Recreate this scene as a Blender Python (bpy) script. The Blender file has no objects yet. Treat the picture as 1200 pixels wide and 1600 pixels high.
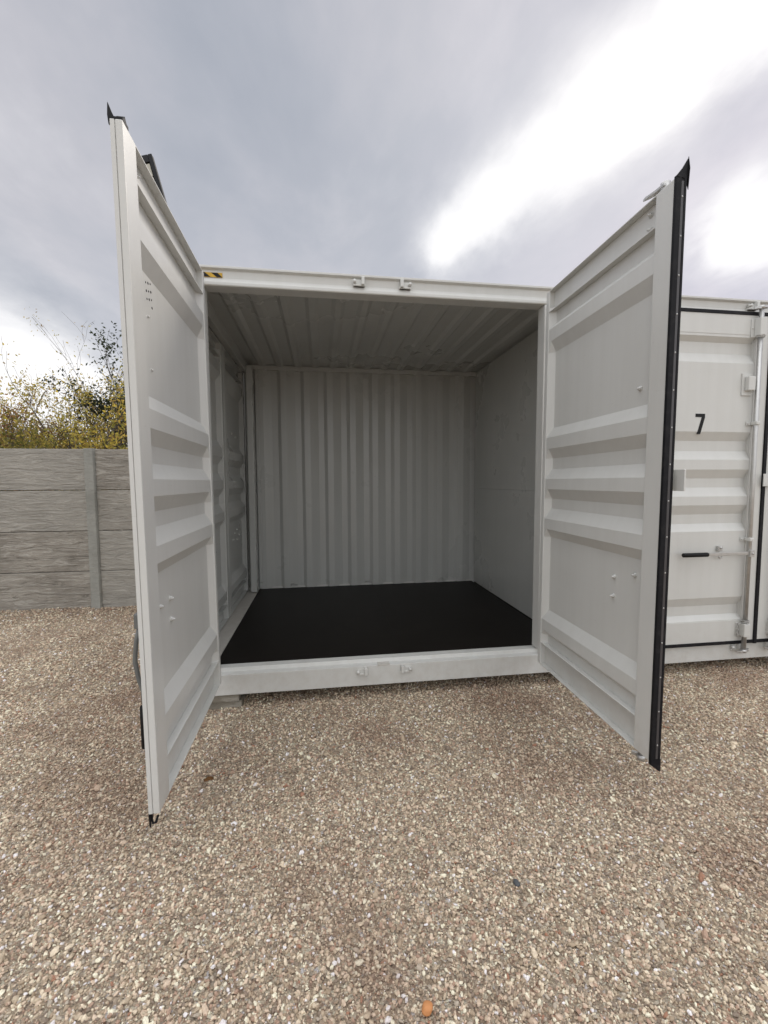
import bpy, bmesh, math, random
import numpy as np
from mathutils import Vector, Matrix, noise as mnoise

rng = random.Random(7)
nrg = np.random.default_rng(11)
S = bpy.context.scene
COL = S.collection
R = math.radians

# ------------------------------------------------------------------ camera
YAW, PITCH, ROLL = 0.142472769, 0.0695979066, -0.00472281714
EYE = Vector((0.0, 0.0, 1.584))
F = Vector((math.sin(YAW) * math.cos(PITCH), math.cos(YAW) * math.cos(PITCH), -math.sin(PITCH)))
X0 = F.cross(Vector((0, 0, 1))).normalized()
U0 = X0.cross(F)
XR = X0 * math.cos(ROLL) + U0 * math.sin(ROLL)
UR = -X0 * math.sin(ROLL) + U0 * math.cos(ROLL)
cam = bpy.data.cameras.new("camera")
cam.sensor_fit = 'VERTICAL'
cam.sensor_height = 24.0
cam.sensor_width = 24.0
cam.lens = 24.0 * 673.724 / 1600.0
cam.clip_start = 0.05
cam.clip_end = 3000
camo = bpy.data.objects.new("camera", cam)
COL.objects.link(camo)
mw = Matrix.Identity(4)
for i in range(3):
    mw[i][0], mw[i][1], mw[i][2], mw[i][3] = XR[i], UR[i], -F[i], EYE[i]
camo.matrix_world = mw
S.camera = camo

# ------------------------------------------------------------------ light
SUN_DIR = Vector((0.50, 0.62, 0.60)).normalized()     # towards the bright break in the cloud
S.view_settings.view_transform = 'Standard'
S.view_settings.look = 'None'
S.view_settings.exposure = 0.08
S.view_settings.gamma = 1.0
S.render.engine = 'CYCLES'
S.cycles.max_bounces = 8
S.cycles.diffuse_bounces = 5
S.cycles.use_denoising = True

world = bpy.data.worlds.new("World")
S.world = world
world.use_nodes = True


class NT:
    """small node-tree writer"""
    def __init__(s, tree):
        s.t = tree
        s.t.nodes.clear()

    def n(s, typ, **kw):
        nd = s.t.nodes.new(typ)
        for k, v in kw.items():
            if k.startswith('i_'):
                nd.inputs[int(k[2:])].default_value = v
            else:
                setattr(nd, k, v)
        return nd

    def l(s, a, b):
        s.t.links.new(a, b)

    def val(s, sock, x):
        if hasattr(x, 'is_output') or hasattr(x, 'links'):
            s.l(x, sock)
        else:
            sock.default_value = x

    def math(s, op, a, b=None, c=None, clamp=False):
        m = s.n('ShaderNodeMath', operation=op, use_clamp=clamp)
        s.val(m.inputs[0], a)
        if b is not None: s.val(m.inputs[1], b)
        if c is not None: s.val(m.inputs[2], c)
        return m.outputs[0]

    def mix(s, f, a, b, blend='MIX'):
        m = s.n('ShaderNodeMix', data_type='RGBA', blend_type=blend, clamp_factor=True)
        s.val(m.inputs[0], f)
        for i, x in ((6, a), (7, b)):
            if isinstance(x, (tuple, list)):
                m.inputs[i].default_value = (*x[:3], 1)
            else:
                s.l(x, m.inputs[i])
        return m.outputs[2]

    def ramp(s, fac, stops, interp='LINEAR'):
        r = s.n('ShaderNodeValToRGB')
        r.color_ramp.interpolation = interp
        el = r.color_ramp.elements
        while len(el) < len(stops): el.new(0.5)
        for e, (p, c) in zip(el, stops):
            e.position = p
            e.color = (c, c, c, 1) if not isinstance(c, (tuple, list)) else (*c, 1)
        s.l(fac, r.inputs[0])
        return r.outputs[0]

    def noise(s, vec, scale, detail=4, rough=0.55, dist=0.0):
        nd = s.n('ShaderNodeTexNoise')
        if vec is not None: s.l(vec, nd.inputs['Vector'])
        nd.inputs['Scale'].default_value = scale
        nd.inputs['Detail'].default_value = detail
        nd.inputs['Roughness'].default_value = rough
        nd.inputs['Distortion'].default_value = dist
        return nd

    def vmath(s, op, a, b=None, scale=None):
        m = s.n('ShaderNodeVectorMath', operation=op)
        for i, x in ((0, a), (1, b)):
            if x is None: continue
            if isinstance(x, (tuple, list, Vector)): m.inputs[i].default_value = tuple(x)
            else: s.l(x, m.inputs[i])
        if scale is not None: m.inputs[3].default_value = scale
        return m.outputs[1] if op in ('DOT_PRODUCT', 'LENGTH') else m.outputs[0]

    def mapping(s, vec, scale=(1, 1, 1), rot=(0, 0, 0), loc=(0, 0, 0)):
        m = s.n('ShaderNodeMapping')
        s.l(vec, m.inputs[0])
        m.inputs['Scale'].default_value = scale
        m.inputs['Rotation'].default_value = rot
        m.inputs['Location'].default_value = loc
        return m.outputs[0]


# overcast world: Nishita sky under a broken layer of cloud, with brighter rifts
w = NT(world.node_tree)
wo = w.n('ShaderNodeOutputWorld')
bg = w.n('ShaderNodeBackground')
bg.inputs[1].default_value = 0.1
w.l(bg.outputs[0], wo.inputs[0])
sky = w.n('ShaderNodeTexSky', sky_type='NISHITA', sun_disc=False)
sky.sun_elevation = math.asin(SUN_DIR.z)
sky.sun_rotation = math.atan2(SUN_DIR.x, SUN_DIR.y)
tc = w.n('ShaderNodeTexCoord').outputs['Generated']
warp = w.noise(tc, 2.2, 5, 0.55)
wv = w.vmath('SUBTRACT', warp.outputs['Color'], (0.5, 0.5, 0.5))
wv = w.vmath('SCALE', wv, scale=0.13)
dv = w.vmath('NORMALIZE', w.vmath('ADD', tc, wv))
# project the direction on a flat layer of cloud
sp = w.n('ShaderNodeSeparateXYZ'); w.l(tc, sp.inputs[0])
zz = w.math('ADD', w.math('MAXIMUM', sp.outputs[2], 0.0), 0.22)
cx = w.math('DIVIDE', sp.outputs[0], zz)
cy = w.math('DIVIDE', sp.outputs[1], zz)
cc = w.n('ShaderNodeCombineXYZ'); w.l(cx, cc.inputs[0]); w.l(cy, cc.inputs[1])
big = w.noise(w.mapping(cc.outputs[0], (1.0, 0.8, 1), (0, 0, R(-35)), (3.1, 1.7, 0)), 0.75, 6, 0.52, 0.35).outputs['Fac']
small = w.noise(w.mapping(cc.outputs[0], (1.0, 0.7, 1), (0, 0, R(-35)), (0.4, 5.2, 0)), 2.6, 7, 0.58, 0.2).outputs['Fac']
tex = w.math('ADD', w.math('MULTIPLY', big, 0.62), w.math('MULTIPLY', small, 0.38))
base = w.ramp(tex, [(0.34, (0.345, 0.375, 0.435)), (0.45, (0.43, 0.450, 0.505)), (0.54, (0.53, 0.53, 0.575)), (0.64, (0.68, 0.675, 0.71))])
vio = w.math('MULTIPLY', w.math('SUBTRACT', sp.outputs[0], 0.15), 2.2, clamp=True)
base = w.mix(vio, base, w.mix(1.0, base, (1.03, 0.975, 1.05), 'MULTIPLY'))
# the brighter band low over the horizon
hz = w.math('POWER', w.math('SUBTRACT', 1.0, w.math('ABSOLUTE', sp.outputs[2])), 3.6)
base = w.mix(w.math('MULTIPLY', hz, 0.95), base, (0.84, 0.83, 0.86))
# bright rifts
rifts = [((0.262, 0.846, 0.467), 900, 0.75), ((0.235, 0.860, 0.452), 1100, 0.55), ((0.300, 0.815, 0.495), 620, 0.70), ((0.340, 0.786, 0.516), 520, 0.72), ((0.399, 0.736, 0.548), 480, 0.75),
         ((0.457, 0.682, 0.571), 300, 0.82), ((0.510, 0.625, 0.592), 400, 0.70), ((0.530, 0.575, 0.623), 480, 0.6),
         ((0.575, 0.525, 0.628), 420, 0.75), ((0.640, 0.470, 0.61), 340, 0.65), ((0.660, 0.640, 0.396), 520, 1.0), ((0.705, 0.590, 0.405), 330, 1.0),
         ((-0.522, 0.836, 0.171), 200, 1.2), ((-0.454, 0.873, 0.12), 160, 1.0)]
tot = None
for d, k, a in rifts:
    dd = w.math('SUBTRACT', w.vmath('DOT_PRODUCT', dv, Vector(d).normalized()), 1.0)
    e = w.math('MULTIPLY', w.math('EXPONENT', w.math('MULTIPLY', dd, k)), a)
    tot = e if tot is None else w.math('ADD', tot, e)
rag = w.noise(w.mapping(cc.outputs[0], (1.0, 0.55, 1), (0, 0, R(-35)), (2.4, 0.2, 0)), 5.5, 6, 0.6, 0.3).outputs['Fac']
mod = w.math('ADD', w.math('MULTIPLY', w.math('SUBTRACT', small, 0.5), 2.2), w.math('MULTIPLY', w.math('SUBTRACT', rag, 0.5), 1.3))
tot = w.math('ADD', tot, w.math('MULTIPLY', mod, w.math('ADD', w.math('MINIMUM', tot, 0.6), 0.12)))
rift = w.ramp(tot, [(0.02, 0.0), (0.28, 0.26), (0.60, 0.68), (1.0, 1.0)])
hd = w.math('SUBTRACT', w.vmath('DOT_PRODUCT', dv, Vector((0.42, 0.71, 0.56)).normalized()), 1.0)
halo = w.math('MULTIPLY', w.math('EXPONENT', w.math('MULTIPLY', hd, 26)), 0.32)
base = w.mix(halo, base, (0.95, 0.94, 0.95))
col = w.mix(rift, base, (1.06, 1.05, 1.05))
# the cloud behind the viewer is thin and bright: it is what lights the doors
back = w.math('MULTIPLY', w.math('SUBTRACT', 0.15, sp.outputs[1]), 1.1, clamp=True)
BACKGAIN = 1.1
zen = w.math('MULTIPLY', w.math('SUBTRACT', sp.outputs[2], 0.72), 5.0, clamp=True)
gain = w.math('ADD', 1.0, w.math('ADD', w.math('MULTIPLY', back, BACKGAIN), w.math('MULTIPLY', zen, 3.0)))
col = w.mix(w.math('MAXIMUM', back, zen), col, (0.585, 0.590, 0.600))
col = w.vmath('SCALE', col, scale=1.0)
gn = w.n('ShaderNodeVectorMath', operation='SCALE'); w.l(col, gn.inputs[0]); w.l(gain, gn.inputs[3])
col = w.vmath('MULTIPLY', gn.outputs[0], (10.0, 10.0, 10.0))
fin = w.mix(0.94, sky.outputs[0], col)
w.l(fin, bg.inputs[0])

sl = bpy.data.lights.new("sun", 'SUN')
sl.energy = 1.4
sl.angle = R(16)
sl.color = (1.0, 0.92, 0.82)
so = bpy.data.objects.new("sun", sl)
COL.objects.link(so)
so.rotation_euler = (-SUN_DIR).to_track_quat('-Z', 'Y').to_euler()


# ------------------------------------------------------------------ materials
def material(name, build):
    m = bpy.data.materials.new(name)
    m.use_nodes = True
    t = NT(m.node_tree)
    out = t.n('ShaderNodeOutputMaterial')
    b = t.n('ShaderNodeBsdfPrincipled')
    t.l(b.outputs[0], out.inputs[0])
    build(t, b, out)
    return m


def bump(t, b, h, strength=0.2, dist=0.01):
    bp = t.n('ShaderNodeBump')
    bp.inputs['Strength'].default_value = strength
    bp.inputs['Distance'].default_value = dist
    t.l(h, bp.inputs['Height'])
    t.l(bp.outputs[0], b.inputs['Normal'])


def paint(base, dirt, rough=0.4, spots=0.5):
    def f(t, b, o):
        tc = t.n('ShaderNodeTexCoord').outputs['Object']
        a = t.noise(tc, 1.1, 5, 0.6).outputs['Fac']
        st = t.noise(t.mapping(tc, (9, 9, 0.5)), 1.6, 5, 0.6).outputs['Fac']
        k = t.ramp(t.math('ADD', t.math('MULTIPLY', a, 0.5), t.math('MULTIPLY', st, 0.5)), [(0.40, 0.0), (0.66, 1.0)])
        c = t.mix(t.math('MULTIPLY', k, 0.5), base, dirt)
        sp = t.noise(tc, 75, 3, 0.6).outputs['Fac']
        sm = t.ramp(sp, [(0.70, 0.0), (0.76, 1.0)])
        c = t.mix(t.math('MULTIPLY', sm, spots * 0.6), c, (0.30, 0.27, 0.23))
        sx = t.n('ShaderNodeSeparateXYZ'); t.l(tc, sx.inputs[0])
        low = t.ramp(sx.outputs[2], [(0.03, 1.0), (0.36, 0.0)])
        dn = t.ramp(t.noise(tc, 14, 6, 0.7).outputs['Fac'], [(0.42, 0.0), (0.70, 1.0)])
        c = t.mix(t.math('MULTIPLY', t.math('MULTIPLY', low, dn), 0.26), c, (0.38, 0.33, 0.27))
        scr = t.noise(t.mapping(tc, (3.0, 3.0, 40.0), (0.3, 0.1, 0)), 3.0, 3, 0.7).outputs['Fac']
        c = t.mix(t.math('MULTIPLY', t.ramp(scr, [(0.70, 0.0), (0.735, 1.0)]), 0.22), c, (0.36, 0.34, 0.31))
        t.l(c, b.inputs['Base Color'])
        t.l(t.math('ADD', t.math('MULTIPLY', a, 0.22), rough - 0.1), b.inputs['Roughness'])
        dents = t.noise(tc, 3.0, 2, 0.5).outputs['Fac']
        peel = t.noise(tc, 160, 2, 0.5).outputs['Fac']
        bump(t, b, t.math('ADD', dents, t.math('MULTIPLY', peel, 0.03)), 0.35, 0.010)
    return f


M = {}
M['paint'] = material('white_container_paint', paint((0.622, 0.624, 0.600), (0.545, 0.542, 0.512), 0.34))
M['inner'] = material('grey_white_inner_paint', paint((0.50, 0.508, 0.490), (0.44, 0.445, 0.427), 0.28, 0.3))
M['dusty'] = material('dusty_sill_paint', paint((0.56, 0.54, 0.50), (0.40, 0.37, 0.33), 0.55, 1.0))


def f_rubber(t, b, o):
    tc = t.n('ShaderNodeTexCoord').outputs['Object']
    a = t.noise(tc, 22, 4, 0.6).outputs['Fac']
    t.l(t.mix(t.ramp(a, [(0.5, 0), (0.75, 1)]), (0.006, 0.006, 0.008), (0.020, 0.019, 0.020)), b.inputs['Base Color'])
    b.inputs['Roughness'].default_value = 0.62
    b.inputs['Specular IOR Level'].default_value = 0.25
    bump(t, b, a, 0.15, 0.004)
M['rubber'] = material('black_rubber', f_rubber)


def f_galv(t, b, o):
    tc = t.n('ShaderNodeTexCoord').outputs['Object']
    a = t.noise(tc, 35, 4, 0.6).outputs['Fac']
    t.l(t.mix(a, (0.42, 0.42, 0.41), (0.62, 0.61, 0.59)), b.inputs['Base Color'])
    b.inputs['Metallic'].default_value = 0.75
    t.l(t.math('ADD', t.math('MULTIPLY', a, 0.3), 0.28), b.inputs['Roughness'])
M['galv'] = material('galvanised_steel', f_galv)


def f_floor(t, b, o):
    tc = t.n('ShaderNodeTexCoord').outputs['Object']
    g = t.noise(t.mapping(tc, (1.2, 26, 1)), 1.6, 6, 0.65).outputs['Fac']
    a = t.noise(tc, 2.4, 5, 0.6).outputs['Fac']
    c = t.mix(g, (0.0045, 0.0033, 0.003), (0.010, 0.0075, 0.006))
    c = t.mix(t.ramp(a, [(0.5, 0), (0.85, 0.5)]), c, (0.018, 0.015, 0.012))
    t.l(c, b.inputs['Base Color'])
    b.inputs['Roughness'].default_value = 0.42
    b.inputs['Specular IOR Level'].default_value = 0.12
    bump(t, b, g, 0.12, 0.003)
M['floor'] = material('dark_stained_plywood', f_floor)


def f_gravelbase(t, b, o):
    tc = t.n('ShaderNodeTexCoord').outputs['Object']
    wv = t.noise(tc, 30, 2, 0.5).outputs['Color']
    v2 = t.vmath('ADD', tc, t.vmath('SCALE', t.vmath('SUBTRACT', wv, (0.5, 0.5, 0.5)), scale=0.012))
    cs = []
    for sc in (75.0, 150.0):
        v = t.n('ShaderNodeTexVoronoi'); t.l(v2, v.inputs['Vector']); v.inputs['Scale'].default_value = sc
        cs.append(v)
    sepa = t.n('ShaderNodeSeparateColor'); t.l(cs[0].outputs['Color'], sepa.inputs[0])
    sepb = t.n('ShaderNodeSeparateColor'); t.l(cs[1].outputs['Color'], sepb.inputs[0])
    sel = t.ramp(t.noise(tc, 9, 3, 0.6).outputs['Fac'], [(0.45, 0), (0.55, 1)])
    pa = t.ramp(sepa.outputs[0], STONES, 'CONSTANT')
    pb = t.ramp(sepb.outputs[0], STONES, 'CONSTANT')
    c = t.mix(sel, pa, pb)
    dirt = t.ramp(t.noise(tc, 1.1, 6, 0.62).outputs['Fac'], [(0.49, 0), (0.63, 1)])
    c = t.mix(0.5, c, (0.12, 0.09, 0.062))
    c = t.mix(t.math('MULTIPLY', dirt, 0.6), c, (0.19, 0.115, 0.075))
    t.l(c, b.inputs['Base Color'])
    b.inputs['Roughness'].default_value = 0.9
    da = t.math('MULTIPLY', cs[0].outputs['Distance'], -1.0)
    db = t.math('MULTIPLY', cs[1].outputs['Distance'], -0.6)
    bump(t, b, t.math('ADD', da, db), 1.0, 0.012)


STONES = [(0.0, (0.425, 0.327, 0.224)), (0.16, (0.553, 0.448, 0.318)), (0.32, (0.716, 0.562, 0.418)), (0.48, (0.467, 0.308, 0.221)),
          (0.58, (0.812, 0.684, 0.506)), (0.70, (0.245, 0.190, 0.142)), (0.77, (0.920, 0.864, 0.665)), (0.87, (0.484, 0.416, 0.328)),
          (0.955, (0.384, 0.186, 0.111)), (0.967, (0.920, 0.880, 0.874))]
M['ground'] = material('compacted_gravel', f_gravelbase)


def f_stone(t, b, o):
    oi = t.n('ShaderNodeObjectInfo').outputs['Random']
    c = t.ramp(oi, STONES, 'CONSTANT')
    ge = t.n('ShaderNodeNewGeometry')
    a = t.noise(ge.outputs['Position'], 160, 3, 0.6).outputs['Fac']
    c = t.mix(t.ramp(a, [(0.35, 0), (0.8, 0.55)]), c, (0.22, 0.175, 0.135))
    d = t.ramp(t.noise(ge.outputs['Position'], 1.1, 6, 0.62).outputs['Fac'], [(0.47, 0), (0.68, 0.60)])
    c = t.mix(d, c, (0.28, 0.175, 0.12))
    t.l(c, b.inputs['Base Color'])
    b.inputs['Roughness'].default_value = 0.8
M['stone'] = material('mixed_gravel_stone', f_stone)


def f_concrete(c0, c1, lines=1.0):
    def f(t, b, o):
        tc = t.n('ShaderNodeTexCoord').outputs['Object']
        oi = t.n('ShaderNodeObjectInfo').outputs['Random']
        off = t.n('ShaderNodeCombineXYZ'); t.l(t.math('MULTIPLY', oi, 37.0), off.inputs[0]); t.l(t.math('MULTIPLY', oi, 19.0), off.inputs[2])
        p = t.vmath('ADD', tc, off.outputs[0])
        g = t.noise(t.mapping(p, (1.3, 1.3, 7.5)), 2.6, 7, 0.66, 1.3).outputs['Fac']
        a = t.noise(p, 2.2, 6, 0.65).outputs['Fac']
        pit = t.noise(p, 38, 4, 0.7).outputs['Fac']
        c = t.mix(t.ramp(a, [(0.3, 0), (0.7, 1)]), c0, c1)
        c = t.mix(t.math('MULTIPLY', t.ramp(g, [(0.53, 0), (0.585, 1)]), 0.50 * lines), c, (0.50, 0.47, 0.42))
        c = t.mix(t.math('MULTIPLY', t.ramp(g, [(0.36, 1), (0.43, 0)]), 0.55 * lines), c, (0.13, 0.12, 0.10))
        c = t.mix(t.math('MULTIPLY', t.ramp(pit, [(0.62, 0), (0.72, 1)]), 0.35), c, (0.15, 0.135, 0.12))
        c = t.mix(t.math('MULTIPLY', t.ramp(oi, [(0.45, 0.0), (0.9, 0.5)]), 1.0), c, (0.42, 0.405, 0.365))
        t.l(c, b.inputs['Base Color'])
        b.inputs['Roughness'].default_value = 0.92
        bump(t, b, t.math('ADD', t.math('MULTIPLY', g, 1.0 * lines), t.math('MULTIPLY', pit, 0.3)), 0.95, 0.035)
    return f
M['panel'] = material('grained_concrete', f_concrete((0.262, 0.238, 0.203), (0.41, 0.378, 0.328), 1.2))
M['post'] = material('smooth_concrete', f_concrete((0.24, 0.24, 0.215), (0.37, 0.368, 0.335), 0.2))
M['block'] = material('weathered_block', f_concrete((0.17, 0.15, 0.115), (0.25, 0.225, 0.18), 0.6))


def f_bark(t, b, o):
    tc = t.n('ShaderNodeTexCoord').outputs['Object']
    a = t.noise(tc, 14, 4, 0.6).outputs['Fac']
    t.l(t.mix(a, (0.045, 0.034, 0.024), (0.12, 0.095, 0.07)), b.inputs['Base Color'])
    b.inputs['Roughness'].default_value = 0.9
M['bark'] = material('bark', f_bark)


def leaf_mat(name, cols):
    def f(t, b, o):
        ge = t.n('ShaderNodeNewGeometry')
        c = t.ramp(ge.outputs['Random Per Island'], [(i / len(cols), cc) for i, cc in enumerate(cols)], 'CONSTANT')
        n2 = t.noise(ge.outputs['Position'], 1.7, 3, 0.5).outputs['Fac']
        c = t.mix(t.ramp(n2, [(0.4, 0), (0.7, 0.5)]), c, cols[0])
        t.l(c, b.inputs['Base Color'])
        b.inputs['Roughness'].default_value = 0.6
        tr = t.n('ShaderNodeBsdfTranslucent'); t.l(c, tr.inputs[0])
        mx = t.n('ShaderNodeMixShader'); mx.inputs[0].default_value = 0.62
        t.l(b.outputs[0], mx.inputs[1]); t.l(tr.outputs[0], mx.inputs[2])
        t.l(mx.outputs[0], o.inputs[0])
    return material(name, f)
M['leaf_yellow'] = leaf_mat('yellow_green_leaves', [(0.44, 0.36, 0.065), (0.60, 0.45, 0.08), (0.24, 0.24, 0.06), (0.58, 0.42, 0.10), (0.28, 0.18, 0.07), (0.42, 0.37, 0.09)])
M['leaf_olive'] = leaf_mat('olive_leaves', [(0.17, 0.165, 0.04), (0.30, 0.25, 0.06), (0.10, 0.11, 0.03), (0.38, 0.30, 0.07)])
M['leaf_bronze'] = leaf_mat('bronze_leaves', [(0.24, 0.12, 0.05), (0.36, 0.19, 0.07), (0.14, 0.08, 0.04), (0.42, 0.27, 0.09)])
M['leaf_dark'] = leaf_mat('dark_evergreen_needles', [(0.028, 0.040, 0.018), (0.045, 0.055, 0.025), (0.02, 0.028, 0.014)])


def flat(name, c, rough=0.6, metal=0.0, spec=0.5):
    def f(t, b, o):
        tc = t.n('ShaderNodeTexCoord').outputs['Object']
        a = t.noise(tc, 18, 4, 0.6).outputs['Fac']
        t.l(t.mix(a, tuple(x * 0.82 for x in c), tuple(min(1, x * 1.15) for x in c)), b.inputs['Base Color'])
        b.inputs['Roughness'].default_value = rough
        b.inputs['Metallic'].default_value = metal
        b.inputs['Specular IOR Level'].default_value = spec
    return material(name, f)
M['black'] = flat('black_plastic', (0.008, 0.008, 0.009), 0.6, 0.0, 0.25)
M['strip'] = flat('dark_aluminium_strip', (0.075, 0.072, 0.075), 0.4, 0.3)
M['handle'] = flat('grey_forged_handle', (0.17, 0.175, 0.17), 0.5, 0.2)
M['ink'] = flat('black_vinyl', (0.012, 0.012, 0.013), 0.6, 0.0, 0.25)
M['yellow'] = flat('hazard_yellow', (0.60, 0.36, 0.03), 0.55)
M['lens'] = flat('frosted_lamp_lens', (0.42, 0.40, 0.33), 0.25)
M['leaf_brown'] = flat('brown_fallen_leaf', (0.30, 0.15, 0.05), 0.7)
M['orange'] = flat('orange_stone', (0.55, 0.24, 0.09), 0.75)
M['darkstone'] = flat('dark_slate_stone', (0.07, 0.075, 0.08), 0.7)


# ------------------------------------------------------------------ mesh helpers
class MB:
    """collects faces in one bmesh; every shape takes a material slot"""
    def __init__(s, fmap=None):
        s.bm = bmesh.new()
        s.f = fmap

    def _finish(s, verts, slot):
        fs = set()
        for v in verts:
            for f in v.link_faces: fs.add(f)
        for f in fs: f.material_index = slot

    def box(s, a, b, bev=0.003, slot=0, rot=None):
        a = Vector(a); b = Vector(b)
        t = bmesh.new()
        bmesh.ops.create_cube(t, size=1)
        d = Vector((abs(b[i] - a[i]) for i in range(3)))
        bmesh.ops.scale(t, vec=d, verts=t.verts)
        if bev > 0:
            bev = min(bev, min(d) * 0.45)
            bmesh.ops.bevel(t, geom=t.edges[:] , offset=bev, segments=2, profile=0.6, affect='EDGES')
        if rot is not None: bmesh.ops.rotate(t, verts=t.verts, cent=(0, 0, 0), matrix=rot)
        bmesh.ops.translate(t, vec=(a + b) / 2, verts=t.verts)
        s._merge(t, slot)

    def _merge(s, t, slot, smooth=False):
        mp = {}
        for v in t.verts:
            mp[v] = s.bm.verts.new(v.co)
        for f in t.faces:
            try:
                nf = s.bm.faces.new([mp[v] for v in f.verts])
                nf.material_index = slot
                nf.smooth = smooth
            except ValueError:
                pass
        t.free()

    def cyl(s, p0, p1, r, r1=None, seg=16, slot=0, cap=True):
        p0 = Vector(p0); p1 = Vector(p1)
        r1 = r if r1 is None else r1
        t = bmesh.new()
        bmesh.ops.create_cone(t, cap_ends=cap, segments=seg, radius1=r, radius2=r1, depth=(p1 - p0).length)
        q = (p1 - p0).to_track_quat('Z', 'Y').to_matrix()
        bmesh.ops.rotate(t, verts=t.verts, cent=(0, 0, 0), matrix=q)
        bmesh.ops.translate(t, vec=(p0 + p1) / 2, verts=t.verts)
        s._merge(t, slot, True)

    def tube(s, pts, rad, seg=8, slot=0, closed=False):
        pts = [Vector(p) for p in pts]
        n = len(pts)
        rings = []
        for i, p in enumerate(pts):
            if closed: d = pts[(i + 1) % n] - pts[i - 1]
            else: d = pts[min(i + 1, n - 1)] - pts[max(i - 1, 0)]
            d.normalize()
            a = d.orthogonal().normalized() if i == 0 else (ra - d * ra.dot(d)).normalized()
            ra = a
            bq = d.cross(a)
            r = rad[i] if isinstance(rad, (list, tuple)) else rad
            rings.append([s.bm.verts.new(p + (a * math.cos(2 * math.pi * k / seg) + bq * math.sin(2 * math.pi * k / seg)) * r) for k in range(seg)])
        for i in range(n if closed else n - 1):
            A, B = rings[i], rings[(i + 1) % n]
            for k in range(seg):
                f = s.bm.faces.new([A[k], A[(k + 1) % seg], B[(k + 1) % seg], B[k]])
                f.material_index = slot; f.smooth = True
        if not closed:
            for rg in (rings[0], rings[-1]):
                f = s.bm.faces.new(rg); f.material_index = slot

    def prism(s, prof, axis, a, b, slot=0, bev=0.0):
        """prof: list of 2-D points in the two axes other than `axis`, extruded from a to b"""
        ax = [i for i in range(3) if i != axis]
        t = bmesh.new()
        def mk(p, v):
            c = [0, 0, 0]; c[ax[0]], c[ax[1]] = p; c[axis] = v
            return t.verts.new(c)
        A = [mk(p, a) for p in prof]; B = [mk(p, b) for p in prof]
        n = len(prof)
        t.faces.new(A); t.faces.new(B)
        for i in range(n):
            t.faces.new([A[i], A[(i + 1) % n], B[(i + 1) % n], B[i]])
        bmesh.ops.recalc_face_normals(t, faces=t.faces)
        if bev > 0:
            bmesh.ops.bevel(t, geom=t.edges[:], offset=bev, segments=2, profile=0.6, affect='EDGES')
        s._merge(t, slot)

    def sheet(s, grid, th, slot=0):
        """grid[i][j] of points; a closed thin sheet, th = offset vector"""
        th = Vector(th)
        n, m = len(grid), len(grid[0])
        A = [[s.bm.verts.new(Vector(p)) for p in row] for row in grid]
        B = [[s.bm.verts.new(Vector(p) + th) for p in row] for row in grid]
        def q(a, b, c, d):
            f = s.bm.faces.new([a, b, c, d]); f.material_index = slot
        for i in range(n - 1):
            for j in range(m - 1):
                q(A[i][j], A[i + 1][j], A[i + 1][j + 1], A[i][j + 1])
                q(B[i][j], B[i][j + 1], B[i + 1][j + 1], B[i + 1][j])
        for i in range(n - 1):
            q(A[i][0], B[i][0], B[i + 1][0], A[i + 1][0]); q(A[i][-1], A[i + 1][-1], B[i + 1][-1], B[i][-1])
        for j in range(m - 1):
            q(A[0][j], A[0][j + 1], B[0][j + 1], B[0][j]); q(A[-1][j], B[-1][j], B[-1][j + 1], A[-1][j + 1])

    def ico(s, c, r, sub=2, sc=(1, 1, 1), slot=0):
        t = bmesh.new()
        bmesh.ops.create_icosphere(t, subdivisions=sub, radius=r)
        for v in t.verts: v.co = Vector((v.co.x * sc[0], v.co.y * sc[1], v.co.z * sc[2])) + Vector(c)
        s._merge(t, slot, True)

    def build(s, name, mats, parent=None, base=(0, 0, 0), recalc=True):
        if s.f is not None:
            for v in s.bm.verts: v.co = s.f(v.co)
        off = Vector(base)
        for v in s.bm.verts: v.co -= off
        if recalc: bmesh.ops.recalc_face_normals(s.bm, faces=s.bm.faces)
        me = bpy.data.meshes.new(name)
        s.bm.to_mesh(me); s.bm.free()
        if not isinstance(mats, (list, tuple)): mats = [mats]
        for m in mats: me.materials.append(m)
        o = bpy.data.objects.new(name, me)
        COL.objects.link(o)
        if parent is not None: o.parent = parent
        return o


def tag(o, label=None, cat=None, group=None, kind=None):
    if label: o['label'] = label
    if cat: o['category'] = cat
    if group: o['group'] = group
    if kind: o['kind'] = kind
    return o


def empty(name, loc):
    o = bpy.data.objects.new(name, None)
    COL.objects.link(o); o.location = loc; o.empty_display_size = 0.2
    return o


# ------------------------------------------------------------------ ground
def hgt(x, y):
    return 0.010 * np.sin(x * 2.1 + 0.7) * np.cos(y * 1.7) + 0.006 * np.sin(x * 5.3 + y * 3.1) + 0.004 * np.sin(y * 9.0 - x * 6.0) + 0.055 * np.exp(-((y - 5.75) / 0.38) ** 2)


def axis_vals(lo, hi, far, step):
    a = list(np.arange(lo, hi + 1e-6, step))
    d = step; x = hi
    pos = []
    while x < far:
        d *= 1.35; x += d; pos.append(x)
    d = step; x = lo; neg = []
    while x > -far:
        d *= 1.35; x -= d; neg.append(x)
    return np.array(neg[::-1] + a + pos)


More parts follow.
